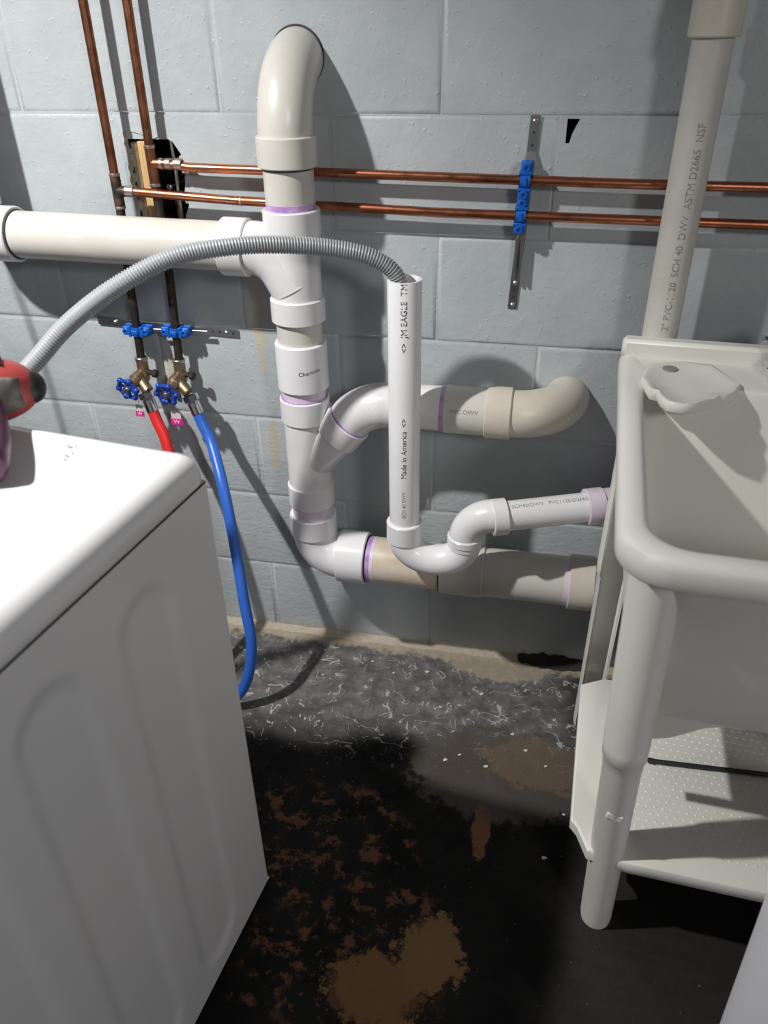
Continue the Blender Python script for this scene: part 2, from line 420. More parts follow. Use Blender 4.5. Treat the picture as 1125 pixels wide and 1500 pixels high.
m.rings(ring, False); part('dark_crevice', m, M_cav, FLOOR, 'black crevice at the foot of the wall', 60)  # black strip stands in for the shade inside an open gap

# ------------------------------------------------------------------ drain piping (all solvent-welded: one thing)
DP = thing('drain_piping', 'white plastic drain piping with vertical stack, branches, trap and standpipe on block wall', 'pipes', (-.466, -.095, 0))
SX, SY = -.466, -.095
def pv(z): return Vector((SX, SY, z))
def pipe(name, a, b, r, mt, parent=DP, label=None, seg=40):
    m = MB(); a = Vector(a); b = Vector(b); L = (b - a).length
    m.lathe(a, b - a, [(0, r * .85), (0, r), (L, r), (L, r * .85)], seg)
    return part(name, m, mt, parent, label)
def collar(name, a, b, r, mt, parent, label=None):
    m = MB(); m.hub(a, b, r, r * .86, .0004); return part(name, m, mt, parent, label)
# top elbow turning into the wall
m = MB(); m.hub(pv(1.147), pv(1.197), .0525, .044)
Rb = .112
e = [pv(1.19)] + arc((SX, SY + Rb, 1.197), (0, -Rb, 0), (0, 0, Rb), 0, PI / 2, 20) + [Vector((SX, .06, 1.197 + Rb))]
m.tube(e, .0470, 40)
el = part('elbow', m, M_pvc_cream, DP, 'long sweep elbow turning into the wall')
m = MB(); m.lathe((SX, -.001, 1.197 + Rb), (0, -1, 0), [(0, .046), (0, .0490), (.0015, .0485), (.002, .046)]); part('wall_gap', m, M_gap, el)
pipe('pipe', pv(1.06), pv(1.155), .0445, M_pvc_cream)
m = MB(); m.hub(pv(1.1435), pv(1.1475), .0455, .043, .0005); part('joint_line', m, M_gap, DP)
collar('primer_ring', pv(1.076), pv(1.089), .0450, M_primer, DP, 'smear of purple primer')
# sanitary tee with branch to the left
ZL = 1.006
m = MB(); m.hub(pv(1.031), pv(1.078), .0525, .044); m.lathe(pv(.90), (0, 0, 1), [(0, .0475), (.14, .0475)], 40)
m.hub(pv(.874), pv(.919), .0525, .044)
m.hub((-.602, SY, ZL + .001), (-.552, SY, ZL), .0525, .044)
m.tube(smooth([(-.555, SY, ZL), (-.535, SY, ZL - .001), (-.510, SY, ZL - .010), (-.488, SY, ZL - .03), (SX, SY, ZL - .07)], 6), [.0475 + .002 * min(1, i / 12) for i in range(25)], 40)
part('sanitary_tee', m, M_pvc, DP, 'sanitary tee with side branch')
tp = None
# left lateral run
latdir = Vector((-1.0, 0, .008 / .47)).normalized()
A = Vector((-.60, SY, ZL + .001)); B = A + latdir * .43
lat = pipe('pipe', A - latdir * .02, B + latdir * .02, .0445, M_pvc_cream)
m = MB(); m.hub(B - latdir * .0022, B + latdir * .0005, .0470, .0445, .0005); part('joint_line', m, M_gap, DP)
m = MB(); m.hub(B + latdir * .001, B + latdir * .045, .0525, .044)
E0 = B + latdir * .035
bend = [E0 - latdir * .005] + [E0 + Vector((-.050 * math.sin(a), 0, .050 * (1 - math.cos(a)))) for a in [PI / 2 * i / 12 for i in range(13)]]
m.tube(bend, .047, 36)
top_ = bend[-1]; m.hub(top_, top_ + Vector((0, 0, .05)), .0525, .044)
part('elbow', m, M_pvc, DP, 'elbow turning up at the left end of the lateral pipe')
pipe('pipe', top_ + Vector((0, 0, .03)), top_ + Vector((0, 0, 1.2)), .0445, M_pvc_cream)
# between tee and wye
pipe('pipe', pv(.82), pv(.88), .0445, M_pvc_cream)
m = MB(); m.hub(pv(.736), pv(.832), .0515, .0445); cpl = part('coupling', m, M_pvc_new, DP)
pipe('pipe', pv(.70), pv(.74), .0448, M_primer_light)
m = MB(); m.hub(pv(.7135), pv(.7175), .0475, .044, .0005); part('primer_ring', m, M_primer, DP)
# wye
Wn = Vector((-.374, SY, .668)); wd = Vector((.094, 0, .112)).normalized(); WB = Wn - wd * .150
m = MB(); m.hub(pv(.664), pv(.715), .0512, .044); m.lathe(pv(.48), (0, 0, 1), [(0, .0465), (.19, .0465)], 40); m.hub(pv(.462), pv(.513), .0505, .043)
m.tube([WB + wd * .005, WB + wd * .03, WB + wd * .11], [.034, .0445, .0465], 40); m.hub(WB + wd * .104, Wn, .0512, .044)
part('wye', m, M_pvc, DP, 'wye fitting with a slanted branch')
m = MB(); m.hub(Wn - wd * .001, Wn + wd * .003, .0478, .044, .0005); part('primer_ring', m, M_primer, DP)
# eighth bend and upper branch
ZU = .712
ang0 = math.atan2(wd.z, wd.x); rb = .11; cx_ = Wn + Vector((wd.z, 0, -wd.x)) * rb
pts = [Wn - wd * .01] + [cx_ + Vector((-math.sin(a), 0, math.cos(a))) * rb for a in [ang0 * (1 - i / 12) for i in range(13)]]
zend = pts[-1].z
ZU = zend
m = MB(); m.tube(pts + [pts[-1] + Vector((.05, 0, 0))], .0458, 40); part('eighth_bend', m, M_pvc, DP, 'bend from the wye to the level branch')
xb = pts[-1].x
def ub(x): return Vector((x, SY, ZU + .002))
pipe('pipe', ub(xb + .03), ub(-.17), .0445, M_pvc)
collar('primer_ring', ub(-.183), ub(-.176), .0462, M_primer, DP)
m = MB(); m.hub(ub(-.177), ub(-.090), .0475, .044); cpu = part('coupling', m, M_pvc_cream, DP)
Re = .104
m = MB(); m.hub(ub(-.096), ub(-.046), .0512, .044)
m.tube([ub(-.05)] + [Vector((-.046 + Re * math.sin(a), SY + Re * (1 - math.cos(a)), ZU + .002)) for a in [PI / 2 * i / 16 for i in range(17)]] + [Vector((-.046 + Re, .06, ZU + .002))], .0462, 40)
part('elbow', m, M_pvc_old, DP, 'aged elbow turning into the wall')
# bottom elbow, drain line along the wall
pipe('pipe', pv(.425), pv(.47), .0440, M_primer_light)
ZD = .322
m = MB(); m.hub(pv(.384), pv(.435), .0520, .044)
rb = .060; pts = [pv(.39)] + [Vector((SX + rb * (1 - math.cos(a)), SY, .384 - rb * math.sin(a))) for a in [PI / 2 * i / 14 for i in range(15)]]
m.tube(pts + [Vector((-.38, SY, .324))], [.047] + [.047 + .006 * i / 14 for i in range(15)] + [.054], 40)
m.hub((-.408, SY, .3235), (-.343, SY, .3235), .0605, .05)
part('elbow', m, M_pvc_new, DP, 'bottom elbow turning right along the floor')
def dl(x): return Vector((x, SY, ZD))
pipe('pipe', dl(-.36), dl(-.165), .0525, M_pvc_stain)
m = MB(); m.hub(dl(-.3435), dl(-.3405), .0545, .05, .0005); part('joint_line', m, M_gap, DP)
collar('primer_ring', dl(-.341), dl(-.322), .0529, M_primer_light, DP, 'broad band of purple primer')
collar('primer_ring', dl(-.341), dl(-.330), .0531, M_primer, DP)
m = MB(); m.hub(dl(-.1755), dl(-.1725), .0555, .05, .0005); part('joint_line', m, M_gap, DP)
m = MB(); m.hub(dl(-.173), dl(-.078), .0590, .05); part('coupling', m, M_pvc_cream, DP)
pipe('pipe', dl(-.085), dl(.12), .0545, M_pvc_cream)
collar('primer_ring', dl(.094), dl(.106), .0549, M_primer_light, DP)
VX, VY = .202, -.088
m = MB(); m.hub(dl(.105), dl(.158), .0605, .05); m.lathe(dl(.15), (1, 0, 0), [(0, .056), (.12, .056)], 40); m.hub(dl(.262), dl(.31), .0605, .05)
m.tube([(VX, VY, ZD), (VX, VY, ZD + .07)], [.045, .034], 32); m.hub((VX, VY, .376), (VX, VY, .412), .0375, .03)
part('drain_tee', m, M_pvc_old, DP, 'cream drain tee under the tub')
pipe('pipe', dl(.30), dl(.70), .0545, M_pvc_old)
pipe('pipe', (VX, VY, .40), (VX, VY, .47), .031, M_primer)
m = MB(); m.lathe((VX, VY, .413), (0, 0, 1), [(0, .031), (0, .0365), (.014, .0375), (.02, .034), (.022, .031)], 8); part('primer_nut', m, M_primer_light, DP, 'purple-stained collar')
# vent riser
m = MB(); m.hub((VX, VY, .452), (VX, VY, .492), .0372, .03); m.lathe((VX, VY, .485), (0, 0, 1), [(0, .034), (.11, .034)], 32); m.hub((VX, VY, .585), (VX, VY, .625), .0372, .03)
bd = Vector((-.0, 0, 0))
ARM_R = Vector((.135, -.125, .536)); ad = (ARM_R - Vector((-.045, -.182, .526))).normalized()
m.tube([Vector((VX, VY, .52)), Vector((VX - .03, VY - .012, .532)), ARM_R + ad * .02, ARM_R], [.034, .034, .034, .034], 32); m.hub(ARM_R - ad * .022, ARM_R + ad * .014, .0372, .03)
part('vent_tee', m, M_primer_light, DP, 'tee joining the trap arm to the vent riser')
vp = pipe('vent_riser', (VX, VY, .60), (VX, VY, 1.345), .0302, M_pvc_cream, label='cream vent riser behind the tub')
m = MB(); m.hub((VX, VY, 1.333), (VX, VY, 1.39), .0378, .03); m.lathe((VX, VY, 1.385), (0, 0, 1), [(0, .034), (.12, .034)], 32)
m.tube([(VX + .0, VY, 1.40), (VX + .05, VY, 1.425), (VX + .16, VY, 1.50)], .033, 28); m.hub((VX, VY, 1.49), (VX, VY, 1.54), .0378, .03)
part('vent_wye', m, M_pvc_old, DP, 'wye fitting high on the vent riser')
pipe('pipe', (VX, VY, 1.53), (VX, VY, 2.43), .0302, M_pvc_cream)
pipe('pipe', (VX + .15, VY, 1.493), (VX + .5, VY, 1.74), .0302, M_pvc_cream)
# standpipe and trap
TX, TY = -.2425, -.182
m = MB(); m.lathe((TX, TY, .48), (0, 0, 1), [(0, .0265), (0, .0302), (.5055, .0302), (.506, .030), (.506, .0262), (.505, .0258), (.1, .0258)], 40)
sp = part('standpipe', m, M_pvc_new, DP, 'open white standpipe with black printing')
m = MB(); m.hub((TX, TY, .448), (TX, TY, .494), .0365, .03)
UX = -.116
ux = (UX - TX) / 2
m.tube([(TX, TY, .455)] + [Vector((TX + ux - ux * math.cos(a), TY - .004 * math.sin(a), .452 - .046 * math.sin(a))) for a in [PI * i / 24 for i in range(25)]] + [(UX, TY, .462)], .0330, 36)
m.hub((UX, TY, .446), (UX, TY, .470), .0352, .03)
part('trap_bend', m, M_pvc_new, DP, 'glossy white U-shaped trap bend')
m = MB(); AL = Vector((-.045, -.182, .526)); rb = .060
m.hub((UX, TY, .457), (UX, TY, .474), .0368, .03)
m.tube([(UX, TY, .462)] + [Vector((UX + rb * (1 - math.cos(a)), TY, .468 + (.526 - .468) * math.sin(a))) for a in [PI / 2 * i / 16 for i in range(17)]] + [AL + ad * .0], .0335, 36)
m.hub(AL - ad * .022, AL + ad * .008, .0372, .03)
part('trap_elbow', m, M_pvc_new, DP, 'elbow from the trap to the trap arm')
ta = pipe('trap_arm', AL - ad * .01, ARM_R, .0302, M_pvc_new, label='short printed trap arm')
# printing on pipes
def on_cyl(axis_o, axis_d, facing, r):
    o_ = Vector(axis_o); d_ = Vector(axis_d).normalized(); f_ = Vector(facing); f_ = (f_ - d_ * f_.dot(d_)).normalized(); s_ = f_.cross(d_)   # s_: 'up' side of the lettering when d_ reads left to right
    return lambda x, y: o_ + d_ * x + (f_ * math.cos(y / r) + s_ * math.sin(y / r)) * (r + .0003)
def lettering(parent, txt, size, fn, mt=None):
    me = text_mesh(txt, size, fn, 'printed_lettering'); return link('printed_lettering', me, mt or M_ink, parent)
face = Vector((.05, -1, .3))
fsp = Vector((.16, -1, 0))
lettering(sp, '<>  JM EAGLE  TM', .0155, on_cyl((TX, TY, .925), (0, 0, 1), fsp, .0302))
lettering(sp, 'Made in America  <>', .0150, on_cyl((TX, TY, .672), (0, 0, 1), fsp, .0302))
lettering(sp, 'SCH 40 DWV', .0105, on_cyl((TX, TY, .548), (0, 0, 1), fsp, .0302), M_ink_soft)
lettering(ta, '2" SCH40/DWV   PVC1120-D2665', .0115, on_cyl(AL + ad * .085, ad, Vector((0, -.45, 1)), .0302), M_ink_soft)
lettering(vp, '2" PVC-1120  SCH 40  DWV  ASTM D2665  NSF', .016, on_cyl((VX, VY, 1.06), (0, 0, 1), Vector((.10, -1, 0)), .0302), M_ink_soft)
lettering(cpl, 'Charlotte', .0115, on_cyl(pv(.788), (1, 0, 0), Vector((0, -1, 0)), .0515) if False else (lambda x, y: pv(.783 + y + x * .12) + Vector((math.sin((x + .030) / .0515), -math.cos((x + .030) / .0515), 0)) * .0518))
lettering(cpu, 'PVC DWV', .012, on_cyl(ub(-.135), (1, 0, 0), Vector((0, -1, .35)), .0475), M_ink_soft)
# pen strokes on the left elbow and drain pipe
def stroke(parent, pts, r=.0008):
    m = MB(); m.tube(smooth(pts, 6), r, 6); part('marker_stroke', m, M_ink, parent)
bq = B + latdir * .03
stroke(DP, [bq + Vector((.012 * a, -.0526 * math.cos(b), .0526 * math.sin(b))) for a, b in ((1, .75), (.6, .78), (.1, .6), (-.1, .35), (.0, .1))])

# ------------------------------------------------------------------ copper lines
def solder_cup(parent, a, b, r=.0098):
    m = MB(); m.hub(a, b, r, .007, .0012, 20); return part('solder_joint', m, M_solder, parent)
CR = .0083
# hot line: left riser, tee, lower run, drop
c1 = thing('copper_water_line', 'copper line with left riser, lower horizontal run and drop to the red hose valve', 'copper pipe', (-.829, -.042, .72))
T1 = Vector((-.831, -.042, 1.090))
m = MB(); m.tube([(-.826, -.042, 2.43), T1 + Vector((0, 0, .02))], CR, 20); part('riser', m, M_cu_old, c1)
m = MB(); m.tube([T1 + Vector((0, 0, .03)), T1 - Vector((0, 0, .032))], .0098, 20); m.tube([T1, T1 + Vector((.032, 0, -.001))], .0098, 20); part('tee', m, M_cu_dark, c1)
solder_cup(c1, T1 + Vector((0, 0, .026)), T1 + Vector((0, 0, .032)), .0106); solder_cup(c1, T1 - Vector((0, 0, .027)), T1 - Vector((0, 0, .033)), .0106)
solder_cup(c1, T1 + Vector((.018, 0, 0)), T1 + Vector((.036, 0, -.001)), .0106)
m = MB(); m.tube([T1 + Vector((.02, 0, 0)), (-.60, -.036, 1.0775), (-.21, -.034, 1.066), (.35, -.034, 1.061), (1.9, -.034, 1.05)], CR, 20); part('horizontal_run', m, M_cu, c1)
m = MB(); m.tube([T1 - Vector((0, 0, .02)), (-.842, -.042, .90), (-.848, -.042, .735)], CR * 1.05, 20); part('drop_pipe', m, M_cu_dark, c1)
solder_cup(c1, (-.585, -.0365, 1.0770), (-.580, -.0365, 1.0768), .0090)
# cold line: right riser, tee in the pocket, upper run, drop
c2 = thing('copper_water_line', 'copper line with right riser, upper horizontal run and drop to the blue hose valve', 'copper pipe', (-.757, -.030, .72))
T2 = Vector((-.756, -.030, 1.138))
m = MB(); m.tube([(-.748, -.030, 2.43), T2 + Vector((0, 0, .02))], CR, 20); part('riser', m, M_cu_old, c2)
m = MB(); m.tube([T2 + Vector((0, 0, .03)), T2 - Vector((0, 0, .04))], .0098, 20); m.tube([T2, T2 + Vector((.032, 0, 0))], .0098, 20); part('tee', m, M_cu_old, c2)
for a, b in ((.016, .024), (.028, .040), (.046, .062)): solder_cup(c2, T2 + Vector((a, 0, 0)), T2 + Vector((b, 0, 0)), .0104)
solder_cup(c2, T2 + Vector((0, 0, .026)), T2 + Vector((0, 0, .032)), .0106); solder_cup(c2, T2 - Vector((0, 0, .034)), T2 - Vector((0, 0, .041)), .0106)
m = MB(); m.tube([T2 + Vector((.03, 0, 0)), (-.68, -.030, 1.1325), (-.2, -.031, 1.125), (.09, -.032, 1.121), (1.9, -.032, 1.11)], CR, 20); part('horizontal_run', m, M_cu, c2)
m = MB(); m.tube([T2 - Vector((0, 0, .03)), (-.756, -.031, .93), (-.764, -.034, .735)], CR * 1.05, 20); part('drop_pipe', m, M_cu_dark, c2)

# ------------------------------------------------------------------ pocket contents
m = MB(); m.bbox((-.7865, .014, 1.098), (.0125, .010, .074), .002); o = link('backing_board', m.mesh('backing_board'), M_wood); tag(o, 'narrow pine board standing in the broken wall pocket', 'board')
scr = thing('mounting_screw', 'dark headed screw beside the pine board, left of the pair', 'screw', (-.768, -.001, 1.092))
def screw(x, y, z, lab):
    m = MB(); m.lathe((x, y + .006, z), (0, -1, 0), [(0, .0022), (0.006, .0022), (.006, .0058), (.009, .005), (.0105, .003), (.0105, .0001)], 14)
    return m
part('screw_head', screw(-.768, .001, 1.0925, ''), M_steel, scr)
scr2 = thing('mounting_screw', 'shiny headed screw in the dark pocket, right of the pair', 'screw', (-.742, -.001, 1.092))
m = screw(-.742, .001, 1.0925, ''); m.tube([(-.742, .006, 1.0925), (-.742, .125, 1.0925)], .002, 8); part('screw_head', m, M_steel, scr2)
m = MB(); m.tube(smooth([(-.7350, .020, 1.024), (-.7330, .016, 1.07), (-.7300, .012, 1.12), (-.7300, .010, 1.174)], 5), .0032, 10); o = link('pull_wire', m.mesh('pull_wire'), M_steel); tag(o, 'thin grey wire running up inside the broken wall pocket', 'wire')
m = MB(); m.tube([(-.750, .05, 1.024), (-.750, .05, 1.062)], .007, 14); m.hub((-.750, .05, 1.05), (-.750, .05, 1.064), .0085, .006); o = link('pipe_stub', m.mesh('pipe_stub'), M_cu_old); tag(o, 'short copper stub low in the dark wall pocket', 'pipe')

# ------------------------------------------------------------------ pipe clamps on perforated steel straps
def strap(name, path, wdir, wid, th, mt, parent):
    """flat perforated strip following path"""
    m = MB(); P = [Vector(p) for p in path]; wv = Vector(wdir).normalized() * wid / 2
    R_ = []
    for i, p in enumerate(P):
        tg = (P[min(i + 1, len(P) - 1)] - P[max(i - 1, 0)]).normalized(); nn = tg.cross(wv).normalized() * th / 2
        R_.append([p + wv + nn, p - wv + nn, p - wv - nn, p + wv - nn])
    m.rings(R_, True, True, True); return part(name, m, mt, parent, ang=25)
def holes(parent, pts, r=.0024, y=-.0052):
    for p in pts:
        m = MB(); m.lathe((p[0], y, p[1]), (0, -1, 0), [(0, .0001), (0, r), (.0004, r), (.0004, .0001)], 12); part('strap_hole', m, M_gap, parent)
def screws(parent, pts, y=-.004):
    for p in pts:
        m = MB(); m.lathe((p[0], y, p[1]), (0, -1, 0), [(0, .0045), (.002, .0042), (.0035, .002), (.0035, .0001)], 12); part('screw', m, M_steel, parent)
def clamp_mesh(m, c, along, pipe_dir, half, d_back):
    """one blue plastic clip: base, bridge over the pipe, two screw lugs and ribs; c = pipe centre"""
    a = Vector(along).normalized(); p = Vector(pipe_dir).normalized(); n_ = a.cross(p)
    if n_.y > 0: n_ = -n_
    Mx = Matrix((a, p, n_)).transposed(); c = Vector(c)
    m.bbox(c - n_ * (.011 + .002), (half, .0105, .004), .0015, Mx)                       # base
    for s_ in (-1, 1):
        m.bbox(c + a * s_ * (half - .009) - n_ * .003, (.009, .0095, .009), .002, Mx)    # lugs
        m.lathe(c + a * s_ * (half - .009) + n_ * .004, n_, [(0, .0075), (.006, .0075), (.0075, .006), (.0075, .0035), (.004, .003), (.004, .0001)], 14)
        m.bbox(c + a * s_ * .0135 + n_ * .001, (.0028, .0115, .010), .001, Mx)           # ribs
    # bridge
    R_ = []
    for i in range(13):
        th = PI * i / 12; o_ = a * math.cos(th) + n_ * math.sin(th)
        R_.append([c + o_ * .0090 - p * .0085, c + o_ * .0090 + p * .0085, c + o_ * .0135 + p * .0085, c + o_ * .0135 - p * .0085])
    m.rings(R_, True, True, True)
    m.bbox(c + n_ * .0125, (.007, .004, .003), .001, Mx)
st1 = thing('pipe_clamp_strap', 'horizontal steel strap with two blue clamps holding the copper drops above the valves', 'pipe clamp', (-.80, 0, .81))
zs = lambda x: .816 + (x + .956) / .323 * -.012
strap('strap', [(x, y, zs(x)) for x, y in ((-.956, -.0035), (-.905, -.0035), (-.885, -.012), (-.720, -.012), (-.700, -.0035), (-.633, -.0035))], (0, 0, 1), .017, .0016, M_steel, st1)
holes(st1, [(x, zs(x)) for x in (-.945, -.93, -.690, -.675, -.645)]); screws(st1, [(-.915, zs(-.915)), (-.66, zs(-.66))])
for x, y in ((-.8445, -.042), (-.7605, -.0335)):
    m = MB(); clamp_mesh(m, (x, y, .812), (1, 0, 0), (0, 0, 1), .031, .0); part('clamp', m, M_blue, st1, 'blue plastic clamp')
m = MB(); m.bbox((-.80, -.030, .812), (.055, .003, .003), .001); m.bbox((-.715, -.022, .811), (.022, .003, .003), .001); part('clamp_rail', m, M_steel, st1)
st2 = thing('pipe_clamp_strap', 'vertical steel strap with a blue double clamp on the two horizontal copper runs', 'pipe clamp', (-.057, 0, .889))
xs_ = lambda z: -.049 - (1.22 - z) / .331 * .016
strap('strap', [(xs_(z), y, z) for z, y in ((1.222, -.003), (1.165, -.003), (1.150, -.012), (1.005, -.012), (.975, -.010), (.945, -.003), (.888, -.003))], (1, 0, 0), .0165, .0016, M_steel, st2)
holes(st2, [(xs_(z), z) for z in (1.195, 1.175, .925, .910)], .0022, -.0042); screws(st2, [(xs_(1.212), 1.212), (xs_(.937), .937), (xs_(.895), .895)])
m = MB()
for z in (1.1225, 1.0645): clamp_mesh(m, (xs_(z) - .004, -.033, z), (xs_(1.1) - xs_(1.0), 0, .1), (1, 0, 0), .031, 0)
part('clamp', m, M_blue, st2, 'blue plastic double clamp')
m = MB(); m.bbox((xs_(.985) + .005, -.017, .985), (.0022, .004, .038), .001); m.bbox((xs_(.985) - .005, -.017, .985), (.0022, .004, .038), .001); part('clamp_rail', m, M_steel, st2)

# ------------------------------------------------------------------ valves
def valve(loc, wheel, outlet, label, tagp):
    v = thing('hose_valve', label, 'valve', loc, 0, 'blue wheel hose valves')
    P = Vector(loc); Wp = Vector(wheel); d = (Wp - P).normalized(); O = Vector(outlet)
    m = MB(); m.hub(P + Vector((0, 0, .030)), P + Vector((0, 0, -.004)), .0125, .008, .001, 20); m.ball(P + d * .008 + Vector((0, 0, -.004)), .0175, 16)
    L = (Wp - P).length
    m.lathe(P, d, [(0, .0135), (L * .30, .0145), (L * .34, .0155), (L * .52, .0155), (L * .56, .0125), (L * .72, .0115), (L * .76, .006), (L - .004, .006)], 18)
    q = P + d * .02; m.tube([q, q + (O - q) * .5, O], [.0135, .0125, .0125], 18)
    body = part('valve_body', m, M_brass, v, 'dull brass body')
    s_ = d.cross(Vector((0, 0, 1))).normalized()
    m = MB(); m.lathe(P + Vector((.006, -.002, .004)), Vector((1, -.15, -.1)), [(0, .006), (.020, .006), (.020, .009), (.028, .009), (.030, .007), (.030, .0001)], 8); part('drain_cap', m, M_cu_dark, v)
    m = MB(); m.hub(P + Vector((0, 0, .028)), P + Vector((0, 0, .036)), .0135, .008, .001, 20); part('solder_joint', m, M_solder, v)
    # hand wheel: six knobs on a ring, spokes, hub
    u_ = s_; w_ = d.cross(u_); Rw = .0215
    m = MB(); ringp = []
    for k in range(61):
        a = 2 * PI * k / 60; rr = Rw * (1 + .03 * math.cos(6 * a)); ringp.append(Wp + (u_ * math.cos(a) + w_ * math.sin(a)) * rr)
    m.tube(ringp, .0042, 10, False)
    for k in range(6):
        a = 2 * PI * k / 6; e_ = u_ * math.cos(a) + w_ * math.sin(a); m.ball(Wp + e_ * Rw * 1.08, .0068, 12)
        a += PI / 6; e_ = u_ * math.cos(a) + w_ * math.sin(a); m.tube([Wp - d * .003, Wp + e_ * Rw], .0030, 8)
    m.lathe(Wp - d * .006, d, [(0, .006), (.002, .009), (.007, .009), (.009, .006)], 16, True)
    hw = part('handwheel', m, M_blue_hw, v, 'blue hand wheel')
    m = MB(); m.lathe(Wp + d * .001, d, [(0, .0085), (.003, .0085), (.003, .0060), (.0075, .0055), (.009, .003), (.009, .0001)], 12); part('wheel_nut', m, M_steel, hw, 'silver nut')
    return v
v1 = valve((-.847, -.043, .718), (-.858, -.102, .703), (-.826, -.076, .690), 'brass valve with blue hand wheel feeding the red hose', None)
v2 = valve((-.764, -.036, .716), (-.770, -.102, .698), (-.737, -.068, .690), 'brass valve with blue hand wheel feeding the blue hose', None)
def hang_tag(x, y, z, w_, h_, label, rz):
    t = thing('paper_tag', label, 'tag', (x, y, z), rz)
    m = MB(); m.bbox((0, 0, h_ * .9), (w_ * .5, .0004, h_ * .75), .0002); part('tag_card', m, M_paper, t, local=True)
    m = MB(); m.bbox((0, -.0006, 0), (w_ * .62, .0006, h_ * .5), .0002); b = part('pink_band', m, M_pink, t, 'bright pink band', local=True)
    me = text_mesh('W', h_ * .9, lambda a, c_: Vector((a, -.0015, c_)), 'printed_lettering'); link('printed_lettering', me, M_white_ink, b, True)
    m = MB(); m.tube([(0, 0, h_ * 1.6), (0.001, .002, h_ * 3.2)], .0006, 6); part('string', m, M_paper, t, local=True)
hang_tag(-.853, -.080, .636, .017, .013, 'small pink and white tag hanging below the left valve', -.1)
hang_tag(-.768, -.080, .624, .022, .015, 'small pink and white tag hanging below the right valve', .05)

# ------------------------------------------------------------------ hoses
def hose(name, label, pts, r, mt, nut_dir=None):
    h = thing(name, label, 'hose', pts[0])
    sp_ = smooth(pts, 10); m = MB(); m.tube(sp_, r, 20); part('tube', m, mt, h)
    p = sp_[0]; d = (sp_[2] - sp_[0]).normalized()
    m = MB(); m.lathe(p - d * .026, d, [(0, .011), (0, .0160), (.002, .0168), (.013, .0168), (.016, .0135), (.017, .011)], 6); part('coupling_nut', m, M_chrome, h, 'chrome hexagonal nut')
    m = MB(); m.lathe(p - d * .011, d, [(0, .0112), (.002, .0135), (.026, .0135), (.028, .0128)], 20); part('ferrule', m, M_chrome, h, 'crimped metal ferrule')
    return h
hose('fill_hose', 'red rubber fill hose dropping behind the washer from the left valve', [(-.818, -.092, .668), (-.806, -.098, .632), (-.786, -.110, .585), (-.765, -.14, .48), (-.760, -.22, .30), (-.772, -.36, .17), (-.80, -.50, .18), (-.82, -.575, .30)], .0122, M_red_hose)
bh = hose('fill_hose', 'blue rubber fill hose looping down to the floor from the right valve', [(-.7215, -.078, .663), (-.705, -.085, .622), (-.684, -.100, .587), (-.640, -.165, .515), (-.612, -.208, .400), (-.588, -.252, .288), (-.571, -.28, .195), (-.580, -.297, .112), (-.612, -.306, .046), (-.68, -.33, .0135), (-.76, -.40, .0135), (-.81, -.50, .05), (-.80, -.58, .22)], .0122, M_blue_hose)
# corrugated drain hose
pts = [(-.915, -.612, .66), (-.925, -.575, .735), (-.910, -.54, .789), (-.874, -.50, .834), (-.830, -.475, .872), (-.789, -.455, .910), (-.737, -.43, .961), (-.659, -.40, 1.015), (-.587, -.345, 1.048), (-.513, -.30, 1.057), (-.446, -.26, 1.054), (-.367, -.218, 1.042), (-.302, -.197, 1.026), (-.263, -.186, 1.000), (-.2485, -.182, .965), (-.2435, -.182, .90)]
cl = smooth(pts, 40)
# resample evenly
acc = [0.]
for a, b in zip(cl, cl[1:]): acc.append(acc[-1] + (b - a).length)
N = int(acc[-1] / .00125); out = []; j = 0
for i in range(N + 1):
    s_ = acc[-1] * i / N
    while j < len(acc) - 2 and acc[j + 1] < s_: j += 1
    f_ = (s_ - acc[j]) / max(acc[j + 1] - acc[j], 1e-9); out.append(cl[j].lerp(cl[j + 1], f_))
m = MB(); m.tube(out, [(.0142 + .0016 * (1 - i / (N + 1))) if (i % 4) in (0, 1) else (.0122 + .0016 * (1 - i / (N + 1))) for i in range(N + 1)], 20)
o = link('drain_hose', m.mesh('drain_hose', 60), M_grey_hose); tag(o, 'grey corrugated drain hose arching into the open standpipe', 'hose')

m = MB(); m.tube(smooth([(-1.235, -.30, 2.42), (-1.20, -.30, 1.70), (-1.171, -.30, 1.295), (-1.16, -.30, 1.187), (-1.149, -.30, 1.019), (-1.14, -.30, .60), (-1.15, -.31, .10), (-1.17, -.33, .008)], 8), .0035, 10)
o = link('extension_cord', m.mesh('extension_cord'), M_tool_black); tag(o, 'black extension cord hanging down beside the washer out of the left picture edge', 'cord')

# ------------------------------------------------------------------ washing machine
RZ = math.radians(-7.5)
WM = thing('washing_machine', 'white washing machine with embossed side panel', 'washer', (-.402, -.701, 0), RZ)
WW, WD, WH = .66, .69, .865
def rrect(x0, x1, y0, y1, r, z, n=6):
    P = []
    for cx, cy, a0 in ((x1 - r, y1 - r, 0), (x0 + r, y1 - r, PI / 2), (x0 + r, y0 + r, PI), (x1 - r, y0 + r, 1.5 * PI)):
        for i in range(n + 1):
            a = a0 + PI / 2 * i / n; P.append(Vector((cx + r * math.cos(a), cy + r * math.sin(a), z)))
    return P
def side_h(s, z):
    """embossing depth of the side panel (m, inward)"""
    def capsule(s0, s1, z0, z1):
        c_, hw = (s0 + s1) / 2, (s1 - s0) / 2
        zz = min(max(z, z0 + hw), z1 - hw); d = math.hypot(s - c_, z - zz) - hw
        t_ = min(max((-d) / .024, 0), 1); return t_ * t_ * (3 - 2 * t_)
    h = 0
    for k, (a, b) in enumerate(((.105, .225), (.270, .392), (.437, .559))): h = max(h, capsule(a, b, .045 + .0 * k, .815))
    return .0045 * h
